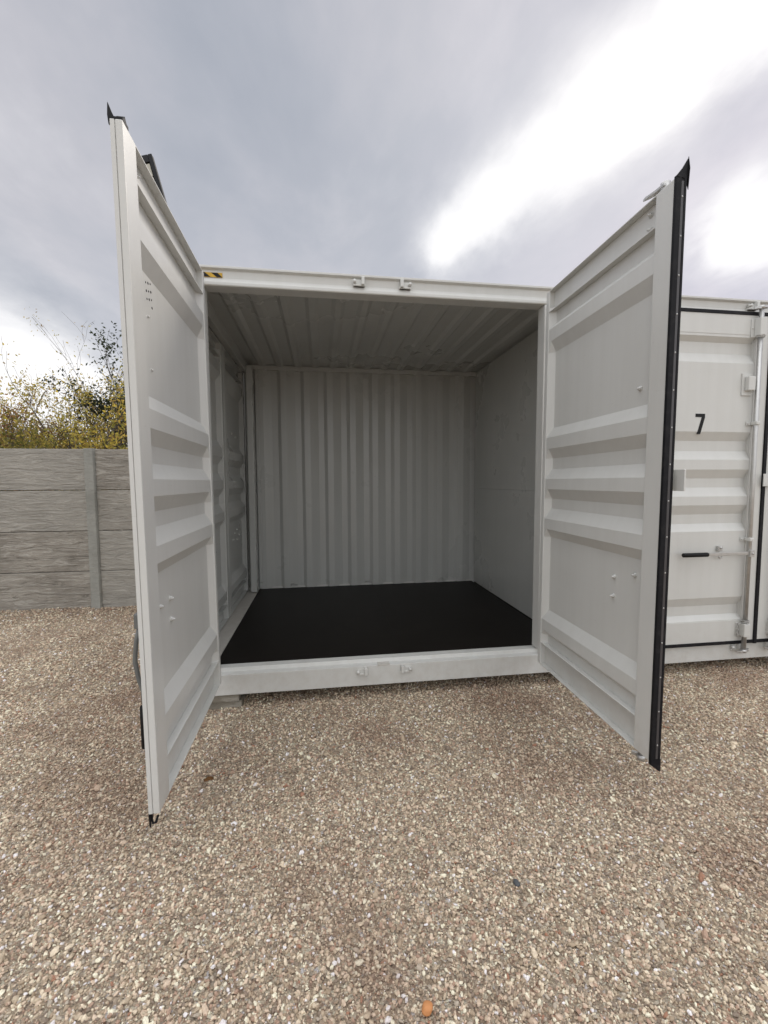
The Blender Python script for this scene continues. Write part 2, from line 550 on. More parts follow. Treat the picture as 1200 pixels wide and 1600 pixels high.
xs = axis_vals(-6, 6, 1500, 0.1); ys = axis_vals(-2, 7, 1500, 0.1)
GX, GY = np.meshgrid(xs, ys, indexing='ij')
fall = np.clip(1.5 - 0.12 * np.hypot(GX, GY), 0, 1)
GZ = hgt(GX, GY) * fall
nx, ny = GX.shape
vs = np.stack([GX.ravel(), GY.ravel(), GZ.ravel()], 1)
idx = np.arange(nx * ny).reshape(nx, ny)
q = np.stack([idx[:-1, :-1].ravel(), idx[1:, :-1].ravel(), idx[1:, 1:].ravel(), idx[:-1, 1:].ravel()], 1)
me = bpy.data.meshes.new('ground')
me.from_pydata(vs.tolist(), [], q.tolist())
me.polygons.foreach_set('use_smooth', [True] * len(me.polygons))
me.materials.append(M['ground'])
gr = bpy.data.objects.new('ground', me); COL.objects.link(gr)
tag(gr, kind='structure')


def pebble_cloud():
    P = []
    def zone(x0, x1, y0, y1, per, smin, smax, big=0.0):
        n = int((x1 - x0) * (y1 - y0) * per)
        x = nrg.uniform(x0, x1, n); y = nrg.uniform(y0, y1, n)
        s = smin + (smax - smin) * nrg.random(n) ** 2.2
        P.append(np.stack([x, y, s], 1))
    zone(-2.0, 2.4, 0.75, 2.2, 15500, 0.0021, 0.0072)
    zone(-3.4, 3.6, 2.2, 3.4, 8500, 0.0028, 0.0080)
    zone(-6.5, -0.7, 3.4, 5.72, 4200, 0.0040, 0.0100)
    zone(-5.5, -2.0, 0.75, 3.4, 4200, 0.0036, 0.0085)
    zone(2.4, 5.6, 0.75, 3.4, 4200, 0.0036, 0.0085)
    zone(-4.5, 4.5, -0.6, 0.75, 3600, 0.0040, 0.0088)
    zone(-3.2, 3.8, 0.7, 3.6, 170, 0.0065, 0.0110)
    zone(-6.5, 5.2, 1.0, 5.6, 30, 0.010, 0.016)
    P = np.concatenate(P)
    x, y, s = P.T
    n = len(x)
    z = hgt(x, y) + s * nrg.uniform(-0.20, 0.75, n)
    sc = np.stack([s * nrg.uniform(0.8, 1.45, n), s * nrg.uniform(0.7, 1.1, n), s * nrg.uniform(0.5, 0.8, n)], 1)
    rot = np.stack([nrg.normal(0, 0.5, n), nrg.normal(0, 0.5, n), nrg.uniform(0, 6.28, n)], 1)
    me = bpy.data.meshes.new('loose_gravel')
    me.vertices.add(n)
    me.vertices.foreach_set('co', np.stack([x, y, z], 1).astype(np.float32).ravel())
    for nm, a in (('p_scale', sc), ('p_rot', rot)):
        at = me.attributes.new(nm, 'FLOAT_VECTOR', 'POINT')
        at.data.foreach_set('vector', a.astype(np.float32).ravel())
    me.update()
    o = bpy.data.objects.new('loose_gravel', me); COL.objects.link(o)
    me.materials.append(M['stone'])
    g = bpy.data.node_groups.new('scatter_pebbles', 'GeometryNodeTree')
    g.interface.new_socket('Geometry', in_out='INPUT', socket_type='NodeSocketGeometry')
    g.interface.new_socket('Geometry', in_out='OUTPUT', socket_type='NodeSocketGeometry')
    N, L = g.nodes, g.links
    gi = N.new('NodeGroupInput'); go = N.new('NodeGroupOutput')
    ico = N.new('GeometryNodeMeshIcoSphere'); ico.inputs['Radius'].default_value = 1.0; ico.inputs['Subdivisions'].default_value = 2
    sp = N.new('GeometryNodeSetPosition')
    nz = N.new('ShaderNodeTexNoise'); nz.inputs['Scale'].default_value = 1.4; nz.inputs['Detail'].default_value = 1.0
    sub = N.new('ShaderNodeVectorMath'); sub.operation = 'SUBTRACT'; sub.inputs[1].default_value = (0.5, 0.5, 0.5)
    mul = N.new('ShaderNodeVectorMath'); mul.operation = 'SCALE'; mul.inputs[3].default_value = 1.1
    L.new(nz.outputs['Color'], sub.inputs[0]); L.new(sub.outputs[0], mul.inputs[0]); L.new(mul.outputs[0], sp.inputs['Offset'])
    sm = N.new('GeometryNodeSetMaterial'); sm.inputs['Material'].default_value = M['stone']
    ip = N.new('GeometryNodeInstanceOnPoints')
    outs = []
    for nm in ('p_scale', 'p_rot'):
        a = N.new('GeometryNodeInputNamedAttribute'); a.data_type = 'FLOAT_VECTOR'; a.inputs['Name'].default_value = nm
        outs.append(a.outputs[0])
    e2r = N.new('FunctionNodeEulerToRotation'); L.new(outs[1], e2r.inputs[0])
    L.new(ico.outputs['Mesh'], sp.inputs['Geometry']); L.new(sp.outputs[0], sm.inputs[0])
    L.new(gi.outputs[0], ip.inputs['Points']); L.new(sm.outputs[0], ip.inputs['Instance'])
    L.new(e2r.outputs[0], ip.inputs['Rotation']); L.new(outs[0], ip.inputs['Scale'])
    L.new(ip.outputs[0], go.inputs[0])
    md = o.modifiers.new('scatter', 'NODES'); md.node_group = g
    tag(o, 'loose beige and pink gravel stones covering the yard', 'gravel', kind='stuff')
pebble_cloud()

# ------------------------------------------------------------------ storage container
ZB = 0.10                 # underside of the container above the ground
YF = 3.047                # front face
YB = 5.485                # rear face
XL, XR_ = -1.065, 4.995   # left and right ends
XM = 1.965                # partition
HT = 2.896
CB = Vector((XM, YF, ZB))
root = empty('storage_container', CB)
tag(root, 'white high cube shipping container split into two storage units, the left one standing open', 'container')


def K(name, mb, mats, parent=None):
    """part of the container; z is measured from the container underside"""
    par = parent or root
    b = Vector(CB)
    b.z = 0.0
    return mb.build(name, mats, par, b)


# sill under the doors (front bottom rail) with its raised inner lip
m = MB()
m.prism([(YF, 0.0), (YF, 0.145), (YF + 0.050, 0.150), (YF + 0.057, 0.1735), (YF + 0.125, 0.1735), (YF + 0.125, 0.02), (YF + 0.09, 0.0)], 0, XL + 0.01, XR_ - 0.01, bev=0.003)
K('front_sill', m, M['paint'])
m = MB()
m.box((0.385, YF - 0.003, 0.1425), (0.475, YF + 0.05, 0.1505), 0.002)
K('sill_plate', m, M['dusty'])
# header
m = MB()
m.prism([(YF - 0.010, HT), (YF - 0.010, HT - 0.014), (YF + 0.012, HT - 0.022), (YF + 0.014, HT - 0.07), (YF, HT - 0.098), (YF, HT - 0.116),
         (YF + 0.006, HT - 0.122), (YF + 0.11, HT - 0.122), (YF + 0.11, HT)], 0, XL + 0.16, XR_ - 0.16, bev=0.002)
K('front_header', m, M['paint'])
# rear and end rails
m = MB(); m.box((XL + 0.16, YB - 0.06, HT - 0.06), (XR_ - 0.16, YB, HT)); m.box((XL + 0.16, YB - 0.10, 2.825), (XR_ - 0.16, YB - 0.0605, 2.875)); K('rear_top_rail', m, M['inner'])
m = MB(); m.box((XL + 0.16, YB - 0.06, 0), (XR_ - 0.16, YB, 0.19)); K('rear_bottom_rail', m, M['paint'])
for x0, x1, nm in ((XL, XL + 0.10, 'end'), (XR_ - 0.10, XR_, 'end')):
    m = MB(); m.box((x0, YF + 0.16, HT - 0.13), (x1, YB - 0.16, HT)); K('end_header', m, M['inner'])
m = MB(); m.box((XL + 0.02, YF + 0.16, 0.0), (-0.78, YB - 0.16, 0.180), 0.004); K('end_sill', m, M['dusty'])
m = MB(); m.box((XR_ - 0.26, YF + 0.16, 0.0), (XR_ - 0.02, YB - 0.16, 0.1885), 0.004); K('end_sill', m, M['dusty'])

# corner posts with castings
def corner(x0, x1, y0, y1):
    m = MB()
    m.box((x0, y0, 0.12), (x1, y1, HT - 0.12), 0.006)
    for z0, z1 in ((0, 0.118), (HT - 0.118, HT + 0.004)):
        m.box((x0 - 0.003, y0 - 0.003, z0), (x1 + 0.003, y1 + 0.003, z1), 0.006)
    K('corner_post', m, M['paint'])
corner(XL, XL + 0.16, YF + 0.001, YF + 0.16)
corner(XR_ - 0.16, XR_, YF + 0.001, YF + 0.16)
corner(XL, XL + 0.16, YB - 0.16, YB)
corner(XR_ - 0.16, XR_, YB - 0.16, YB)
# jambs beside the openings
def jamb(x0, x1, y1=0.10):
    m = MB()
    m.box((x0, YF + 0.0015, 0.1885), (x1, YF + y1, HT - 0.1235), 0.006)
    K('door_jamb', m, M['paint'])
jamb(XL + 0.1635, -0.748)
jamb(1.632, 2.350)
jamb(4.700, XR_ - 0.1635)
# inner return of the left front post and the cover strip in the rear corner
m = MB(); m.box((-0.845, YB - 0.30, 0.19), (-0.775, YB - 0.16, 2.82), 0.008); K('inner_post', m, M['inner'])

# floor
m = MB()
for xa, xb in ((-0.7795, 0.5997), (0.6, 1.7997), (1.8, XM - 0.02), (XM + 0.02, 3.3990), (3.4005, XR_ - 0.2605)):
    m.box((xa, YF + 0.1255, 0.140), (xb, YB - 0.061, 0.1725), 0.001)
K('plywood_floor', m, M['floor'])

m = MB()
m.box((XL + 0.17, YF + 0.16, 0.035), (XR_ - 0.27, YB - 0.07, 0.138), 0.003)  # unseen solid box, added to block light coming through beneath the floor
K('underfloor_light_block', m, M['dusty'])
# rear wall: vertical trapezoid corrugation
def corr(x0, x1, ph, pitch, a, b, c, depth, b2=None):
    """x positions and depth factor of a trapezoid wave: near flat a, slope b, far flat c, slope b"""
    out = []
    k = math.floor((x0 - ph) / pitch)
    x = ph + k * pitch
    seq = [(0, 0), (a, 0), (a + b, 1), (a + b + c, 1)]
    while x < x1 + pitch:
        for d, f in seq:
            if x0 < x + d < x1: out.append((x + d, f * depth))
        x += pitch
    def at(xx):
        t = (xx - ph) % pitch
        if t < a: return 0
        if t < a + b: return (t - a) / b * depth
        if t < a + b + c: return depth
        return (1 - (t - a - b - c) / (b2 or b)) * depth
    return [(x0, at(x0))] + out + [(x1, at(x1))]

m = MB()
pts = corr(XL + 0.161, XR_ - 0.161, -0.478, 0.278, 0.070, 0.098, 0.070, 0.034, 0.040)
yw = YB - 0.078
m.sheet([[(x, yw + d, 0.174), (x, yw + d, 2.85)] for x, d in pts], (0, 0.003, 0))
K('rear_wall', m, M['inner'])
# roof, corrugations running front to back
m = MB()
pts = corr(XL + 0.101, XR_ - 0.101, -0.50, 0.209, 0.045, 0.030, 0.104, 0.020)
m.sheet([[(x, YF + 0.1105, 2.862 + d), (x, YB - 0.0605, 2.862 + d)] for x, d in pts], (0, 0, 0.003))
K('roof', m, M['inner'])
m = MB()
m.box((-0.895, YF + 0.1605, 2.765), (-0.845, YB - 0.161, 2.86), 0.004)
K('ceiling_trim', m, M['inner'])
# partition
m = MB()
m.box((XM, YF + 0.1255, 0.174), (XM + 0.012, YB - 0.10, 1.3962), 0.002)
m.box((XM, YF + 0.1255, 1.3970), (XM + 0.012, YB - 0.10, 2.86), 0.002)
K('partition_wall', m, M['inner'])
# closed right end wall
m = MB()
pts = corr(YF + 0.161, YB - 0.161, 0.0, 0.278, 0.104, 0.034, 0.106, 0.036)
m.sheet([[(XR_ - 0.06 + d, y, 0.19), (XR_ - 0.06 + d, y, 2.77)] for y, d in pts], (0.003, 0, 0))
K('end_wall', m, M['paint'])

# conduit strip in the left rear corner
m = MB()
xa, xb, yy = -0.772, -0.735, YB - 0.086
m.box((xa, yy - 0.020, 0.19), (xb, yy, 0.26), 0.002)
m.box((xa, yy - 0.020, 0.268), (xb, yy, 1.50), 0.002)
m.box((xa, yy - 0.020, 1.506), (xb, yy, 2.82), 0.002)
K('corner_strip', m, M['inner'])
# lashing rings at the foot and head of the rear wall
for x in (-0.36, 0.56, 1.52):
    for z in (0.205, 2.79):
        m = MB()
        s_ = 1 if z < 1 else -1
        p = [(x + 0.035 * math.cos(a), yw - 0.016 , z + s_ * 0.030 * math.sin(a)) for a in np.linspace(0, math.pi, 9)]
        m.tube(p, 0.005, 6)
        K('lashing_ring', m, M['galv'])

# keepers for the lock rods on header and sill
def keeper(x, z, mir):
    m = MB()
    h = 0.022
    m.box((x - 0.042, YF - 0.014, z - h), (x + 0.042, YF + 0.016, z - h + 0.012), 0.002)
    m.box((x - 0.036, YF - 0.004, z - h), (x + 0.036, YF + 0.016, z + h), 0.002)
    m.box((x + mir * 0.014, YF - 0.034, z - h + 0.002), (x + mir * 0.036, YF + 0.01, z + h + 0.012), 0.006)
    m.cyl((x - mir * 0.032, YF + 0.005, z + 0.004), (x - mir * 0.032, YF - 0.030, z + 0.004), 0.011, seg=12)
    K('rod_keeper', m, M['paint'])
for x, mr in ((0.272, 1), (0.592, -1)):
    keeper(x, 2.842, mr)
    keeper(x, 0.105, mr)
for x, mr in ((3.37, 1), (3.69, -1)):
    keeper(x, 2.842, mr)
    keeper(x, 0.105, mr)

# hazard stripe sticker (yellow with black bars) on the header corner
def stripe(x0, x1, z0, z1):
    yq = YF + 0.0085
    m = MB()
    m.box((x0, yq, z0), (x1, yq + 0.003, z1), 0.0)
    n = 3; wd = (x1 - x0) / (2 * n)
    for k in range(n):
        a = x0 + 0.01 + k * 2 * wd
        m.prism([(a, z1 - 0.001), (a + wd, z1 - 0.001), (min(a + wd + 0.035, x1), z0 + 0.001), (min(a + 0.035, x1 - 0.002), z0 + 0.001)], 1, yq - 0.001, yq + 0.001, 1)
    K('hazard_stripe', m, [M['yellow'], M['ink']])
stripe(-0.868, -0.628, 2.829, 2.858)


# ------------------------------------------------------------------ door leaves
W = 1.14
RIBS = [(0.345, 0.385, 0.462, 0.535), (1.077, 1.137, 1.212, 1.287), (1.357, 1.427, 1.500, 1.570), (1.648, 1.716, 1.797, 1.866), (2.400, 2.475, 2.562, 2.600)]


def leaf(T, z0, z1, parent_label, cover=False, handle='closed', rodlen=0.0, astragal=True, inner=True, tip=False, name='door', parent=None, stile=0.121, width=W, roff=0.145):
    """T maps (u: hinge to free edge, t: outside to inside, z) to the world"""
    Wd = width
    f = lambda c: Vector(T(c.x, c.y, c.z))
    t = 0.044
    m = MB(f)
    # corrugated sheet
    prof = [(z0 + 0.168, 0.005)]
    for a, b, c, d in RIBS:
        prof += [(a, 0.005), (b, 0.040), (c, 0.040), (d, 0.005)]
    prof.append((z1 - 0.12, 0.005))
    us = [(0.040, 1.0), (0.078, 0.0), (Wd - stile + 0.001, 0.0)]
    grid = []
    for u, k in us:
        grid.append([(u, tt + (0.040 - tt) * k, z) for z, tt in prof])
    m.sheet(grid, (0, -0.0025, 0))
    # head and foot channels
    for za, zb in ((z0, z0 + 0.172), (z1 - 0.150, z1)):
        m.box((0.042, 0.0, za), (Wd - 0.10, 0.005, zb), 0.001)
        m.box((0.042, 0.0052, za), (Wd - 0.10, t - 0.001, za + 0.006), 0.0015)
        m.box((0.042, 0.0052, zb - 0.006), (Wd - 0.10, t - 0.001, zb), 0.0015)
    # stiles
    m.box((0.0, 0.0, z0 + 0.001), (0.0415, t, z1 - 0.001), 0.005)
    ua = Wd - stile - 0.055 + 0.04
    m.box((Wd - stile, 0.0175, z0), (Wd - 0.001, t, z1), 0.004)
    m.box((Wd - stile + 0.0005, -0.001, z0 + 0.001), (Wd, 0.0158, z1 - 0.001), 0.0025)
    m.box((Wd - stile + 0.002, 0.0158, z0 + 0.002), (Wd - 0.006, 0.0175, z1 - 0.002), 0.0)
    d = K(name, m, M['paint'], parent)
    if parent_label: d['label'] = parent_label
    sub = lambda nm, mb, mt: K(nm, mb, mt, d)
    # rubber seals
    g = MB(f)
    if cover:      # the astragal seal wraps the free edge
        g.prism([(Wd - 0.010, t + 0.004), (Wd + 0.004, t + 0.003), (Wd + 0.007, 0.026), (Wd + 0.0045, 0.024), (Wd + 0.0045, 0.010), (Wd + 0.008, 0.008), (Wd + 0.008, -0.001), (Wd + 0.002, -0.006), (Wd - 0.004, -0.005), (Wd + 0.001, -0.004), (Wd + 0.001, t + 0.0005), (Wd - 0.010, t + 0.0005)], 2, z0 - 0.010, z1 + 0.004, bev=0.001)
        # loose corners of the seal
        g.prism([(Wd - 0.010, z1 + 0.003), (Wd + 0.010, z1 - 0.06), (Wd + 0.016, z1 + 0.030), (Wd + 0.006, z1 + 0.085)], 1, -0.0080, -0.0055)
        g.prism([(-0.006, z1 - 0.01), (-0.006, z1 + 0.078), (0.020, z1 + 0.036), (0.046, z1 + 0.005), (0.046, z1 - 0.004)], 0, Wd + 0.001, Wd + 0.007)
        g.prism([(-0.005, z0 + 0.02), (-0.005, z0 - 0.048), (0.046, z0 - 0.010), (0.046, z0 + 0.01)], 0, Wd + 0.001, Wd + 0.007)
    elif inner:
        g.box((Wd - 0.050, -0.009, z0 - 0.01), (Wd - 0.022, -0.0015, z1 + 0.004), 0.002)
        if tip:
            g.prism([(-0.010, z1 - 0.012), (-0.013, z1 + 0.020), (-0.010, z1 + 0.066), (0.002, z1 + 0.034), (0.012, z1 + 0.012), (0.012, z1 + 0.0006)], 0, Wd - 0.020, Wd - 0.012)
            g.prism([(Wd - 0.050, z1 + 0.000), (Wd - 0.022, z1 + 0.000), (Wd - 0.048, z1 + 0.046), (Wd - 0.060, z1 + 0.03)], 1, 0.006, 0.036)
            g.prism([(Wd - 0.055, z1 + 0.0005), (Wd - 0.006, z1 + 0.0005), (Wd - 0.006, z1 + 0.012), (Wd - 0.055, z1 + 0.014)], 1, -0.006, 0.044)
            g.tube([(Wd - 0.020, 0.006, z0 + 0.01), (Wd - 0.02, 0.004, z0 - 0.035), (Wd - 0.014, 0.010, z0 - 0.05), (Wd - 0.012, 0.022, z0 - 0.045), (Wd - 0.018, 0.030, z0 - 0.02)], 0.005, 6)
            g.prism([(Wd - 0.022, z0 + 0.002), (Wd - 0.008, z0 + 0.002), (Wd - 0.012, z0 - 0.065)], 1, -0.004, 0.003)
    # head, foot and hinge seals along the outer face edge
    if inner: g.box((0.004, -0.004, z1 - 0.0005), (Wd - 0.052, 0.010, z1 + (0.020 if not inner else 0.004)), 0.001)
    if inner: g.box((0.004, -0.004, z0 - (0.024 if not inner else 0.007)), (Wd - 0.052, 0.014, z0 + 0.0005), 0.001)
    if inner: sub('rubber_seal', g, M['rubber'])
    if cover:
        r = MB(f)
        r.box((Wd + 0.0025, 0.0105, z0 + 0.02), (Wd + 0.0062, 0.0235, z1 - 0.02), 0.001)
        sub('seal_strip', r, M['strip'])
        z = z0 + 0.09
        while z < z1 - 0.03:
            r = MB(f); r.ico((Wd + 0.0065, 0.017, z), 0.0042, 1, (0.6, 1, 1.2)); sub('rivet', r, M['galv'])
            z += 0.170
    # lock rod on the outside
    ur, tr = Wd - roff, (-0.036 if not inner else -0.0235)
    rr_ = 0.0165 if not inner else 0.0145
    ht = 0.024 if not inner else 0.017
    r = MB(f)
    r.cyl((ur, tr, z0 - 0.075), (ur, tr, z1 + 0.05), rr_, seg=16)
    for zc, sg in ((z0 - 0.075, -1), (z1 + 0.05, 1)):
        r.cyl((ur, tr, zc - 0.012), (ur, tr, zc + 0.012), 0.021, seg=14)
        for s2 in ((-1, 1) if not inner else (-1,)):
            r.prism([(ur, tr - 0.014), (ur + s2 * 0.040, tr - 0.012), (ur + s2 * 0.058, tr + 0.008), (ur + s2 * 0.050, tr + 0.018), (ur + s2 * 0.030, tr + 0.006), (ur, tr + 0.014)], 2, zc - 0.009 + s2 * 0.006, zc + 0.009 + s2 * 0.006, bev=0.002)
    sub('lock_rod', r, M['galv'] )
    for zb_, zt_, wd in ((z1 - 0.17, z1 - 0.03, 0.030), (1.918, 1.948, 0.022), (0.995, 1.025, 0.022), (z0 + 0.045, z0 + 0.155, 0.030)):
        r = MB(f)
        r.box((ur - 0.052, -0.0065, zb_), (ur + 0.030, -0.0015, zt_), 0.002)
        r.box((ur - wd + 0.003, tr - ht, zb_ + 0.001), (ur + wd - 0.003, -0.0068, zt_ - 0.001), 0.006)
        r.cyl((ur - 0.042, -0.005, (zb_ + zt_) / 2), (ur - 0.042, -0.014, (zb_ + zt_) / 2), 0.006, seg=8)
        sub('rod_bracket', r, M['paint'])
    if not inner:
        for zc in (z0 + 0.165, z1 - 0.176):
            r = MB(f)
            for dz in (0, 0.014):
                r.tube([(ur + 0.028 * math.cos(a), tr + 0.024 * math.sin(a), zc + dz) for a in np.linspace(0, 2 * math.pi, 15)[:-1]], 0.0035, 6, closed=True)
            sub('rod_collar', r, M['galv'])
        r = MB(f)
        for k in range(5):
            zc = z0 + 0.05 + k * 0.022
            r.tube([(ur - 0.044 + 0.007 * math.cos(a) * (1 if k % 2 else 0.3), -0.018 + 0.007 * math.cos(a) * (0.3 if k % 2 else 1), zc + 0.014 * math.sin(a)) for a in np.linspace(0, 2 * math.pi, 11)[:-1]], 0.0026, 5, closed=True)
        sub('seal_chain', r, M['galv'])
    # handle
    r = MB(f)
    zh = 0.90
    if handle == 'closed':
        r.box((ur - 0.022, tr - 0.034, zh - 0.030), (ur + 0.018, tr - 0.012, zh + 0.026), 0.004)
        r.cyl((ur, tr - 0.03, zh), (ur, tr - 0.042, zh), 0.008, seg=10, slot=0)
        r.box((ur - 0.394, tr - 0.022, zh - 0.012), (ur - 0.02, tr - 0.013, zh + 0.014), 0.003)
        r.tube([(ur - 0.612, tr - 0.018, zh - 0.002), (ur - 0.607, tr - 0.018, zh), (ur - 0.397, tr - 0.018, zh), (ur - 0.392, tr - 0.018, zh)], [0.012, 0.017, 0.017, 0.016], 14, slot=1)
    else:
        r.box((ur - 0.02, tr - 0.046, zh - 0.045), (ur + 0.018, tr - 0.010, zh + 0.020), 0.004, slot=2)
        r.tube([(ur, tr - 0.030, zh - 0.04), (ur, tr - 0.046, zh - 0.10), (ur, tr - 0.057, zh - 0.19), (ur, tr - 0.046, zh - 0.27), (ur, tr - 0.030, zh - 0.33), (ur, tr - 0.028, zh - 0.41)], 0.010, 8, slot=2)
        r.tube([(ur, tr - 0.030, zh - 0.395), (ur, tr - 0.031, zh - 0.40), (ur, tr - 0.032, zh - 0.585), (ur, tr - 0.032, zh - 0.59)], [0.012, 0.0165, 0.0165, 0.012], 12, slot=1)
    sub('door_handle', r, [M['galv'], M['black'], M['handle']])
    r = MB(f)
    r.box((ur - 0.265, -0.024, zh + 0.018), (ur - 0.227, -0.0015, zh + 0.058), 0.004)
    r.cyl((ur - 0.245, -0.02, zh + 0.045), (ur - 0.245, -0.030, zh + 0.045), 0.010, seg=10)
    sub('handle_hasp', r, M['galv'])
    r = MB(f)
    r.tube([(ur - 0.252 + 0.016 * math.cos(a), -0.030, zh - 0.02 + 0.020 * math.sin(a)) for a in np.linspace(math.pi, 2 * math.pi, 8)], 0.0055, 6)
    sub('hasp_ring', r, M['galv'])
    # hinges
    for zc in (0.34, 1.10, 1.85, 2.60):
        r = MB(f)
        r.cyl((-0.008, -0.004, zc - 0.055), (-0.008, -0.004, zc + 0.055), 0.013, seg=12)
        r.box((0.0, -0.008, zc - 0.05), (0.075, -0.0012, zc + 0.05), 0.002)
        sub('hinge', r, M['paint'])
    return d, sub, f


def bolts(sub, f, lst, mat='paint', rad=0.010):
    for u, z, big in lst:
        r = MB(f)
        if big:
            r.cyl((u, 0.0055, z), (u, 0.0095, z), rad * 1.35, seg=10)
            r.cyl((u, 0.0094, z), (u, 0.026, z), rad * 0.62, rad * 0.5, seg=8)
            r.cyl((u, 0.0094, z), (u, 0.017, z), rad, seg=6)
        else:
            r.cyl((u, 0.0052, z), (u, 0.011, z), rad * 0.6, seg=8)
        sub('bolt', r, M[mat])


YH = 2.985
ZO0, ZO1 = 0.108, 2.835
# left leaf of the open unit, swung out square to the front
XD = -0.764
TL = lambda u, t, z: (XD + t + 0.010 * (2.35 - z), YH - u, z + (z - 1.45) * 0.025 * (u / W - 0.5))
dL, sL, fL = leaf(TL, ZO0, ZO1, 'left open door leaf with a painted edge', False, 'down', tip=True)
bolts(sL, fL, [(YH - 2.20, 0.925, 1), (YH - 2.205, 0.82, 1), (YH - 2.06, 0.925, 1), (YH - 2.12, 1.99, 0), (YH - 2.11, 2.22, 0)])
bolts(sL, fL, [(YH - 2.045, ZO1 - 0.07, 1)], rad=0.007)
for k in range(4):
    for j in range(3 if k < 3 else 1):
        r = MB(fL)
        uu, zz_ = YH - 2.155 + 0.026 * j - 0.003 * k, 2.38 - 0.034 * k - 0.008 * j
        r.cyl((uu, 0.0052, zz_), (uu, 0.0062, zz_), 0.0058 if (k + j) % 2 else 0.0045, seg=8)
        sL('vent_hole', r, M['ink'])
# right leaf, swung out square, its free edge wrapped in black seal
XE = 1.644
TR = lambda u, t, z: (XE - t - 0.005 * (2.0 - z), YH - 0.010 - u, z + (z - 1.45) * 0.025 * (u / W - 0.5))
dR, sR, fR = leaf(TR, ZO0, ZO1, 'right open door leaf with a black riveted rubber edge', True, 'closed')
yr = YH - 0.010
bolts(sR, fR, [(yr - 2.055, 1.955, 1), (yr - 2.20, 0.945, 1), (yr - 2.04, 0.99, 1), (yr - 2.205, 0.835, 1)])
bolts(sR, fR, [(yr - 2.03, ZO1 - 0.045, 1), (yr - 2.03, ZO1 - 0.115, 1)], rad=0.010)


r = MB(fR)
uu = W - 0.145
r.prism([(uu + 0.020, -0.030), (uu + 0.018, 0.000), (uu - 0.030, 0.004), (uu - 0.085, 0.016), (uu - 0.105, 0.012), (uu - 0.080, -0.006), (uu - 0.035, -0.026)], 2, ZO1 + 0.050, ZO1 + 0.064, bev=0.003)
r.cyl((uu, -0.0235, ZO1 + 0.02), (uu, -0.0235, ZO1 + 0.075), 0.022, seg=14)
sR('rod_cam', r, M['galv'])


def lockplate(T, sub):
    r = MB(lambda c: Vector(T(c.x, c.y, c.z)))
    r.box((W - 0.035, -0.034, 1.435), (W + 0.045, -0.026, 1.535), 0.002)
    r.box((W - 0.035, -0.034, 1.435), (W - 0.027, -0.0015, 1.535), 0.002)
    sub('locking_plate', r, M['paint'])
lockplate(TR, sR)

# closed pair of the second unit
ZC0, ZC1 = 0.166, 2.770
YC = YF - 0.022
T3 = lambda u, t, z: (2.375 + u, YC + t, z)
d3, s3, f3 = leaf(T3, ZC0, ZC1, 'closed door leaf marked with a black 7', False, 'closed', inner=False, roff=0.120, stile=0.118)
T4 = lambda u, t, z: (4.685 - u, YC + t, z)
d4, s4, f4 = leaf(T4, ZC0, ZC1, 'closed door leaf at the right end', False, 'closed', inner=False, roff=0.120, stile=0.118)
lockplate(T4, s4)
# meeting seal and its head/foot runs
m = MB()
m.box((2.352, YC - 0.006, ZC1 + 0.0005), (4.698, YC + 0.018, ZC1 + 0.026), 0.002)
m.box((2.352, YC - 0.006, ZC0 - 0.026), (4.698, YC + 0.018, ZC0 - 0.0005), 0.002)
m.box((3.5155, YC - 0.012, ZC0 - 0.03), (3.5445, YC + 0.02, ZC1 + 0.006), 0.003)
K('meeting_seal', m, M['rubber'])

# the number 7
m = MB()
x0, z0_, ww, hh = 2.893, 1.846, 0.083, 0.158
sw = 0.024
poly = [(0, hh), (ww, hh), (ww, hh - 0.030), (0.047, 0), (0.018, 0), (0.055, hh - 0.026), (0, hh - 0.026)]
yn = YC + 0.0017
yn = YC + 0.0020
m.prism([(x0 + a, z0_ + b) for a, b in poly], 1, YC + 0.0005, YC + 0.004)
s3('number_marking', m, M['ink'])
# small latch box beside the rod of leaf 7
m = MB()
m.box((3.285, YC - 0.0075, 2.150), (3.372, YC + 0.002, 2.322), 0.002)
m.box((3.306, YC - 0.045, 2.185), (3.368, YC - 0.0078, 2.296), 0.008)
s3('latch_box', m, M['paint'])

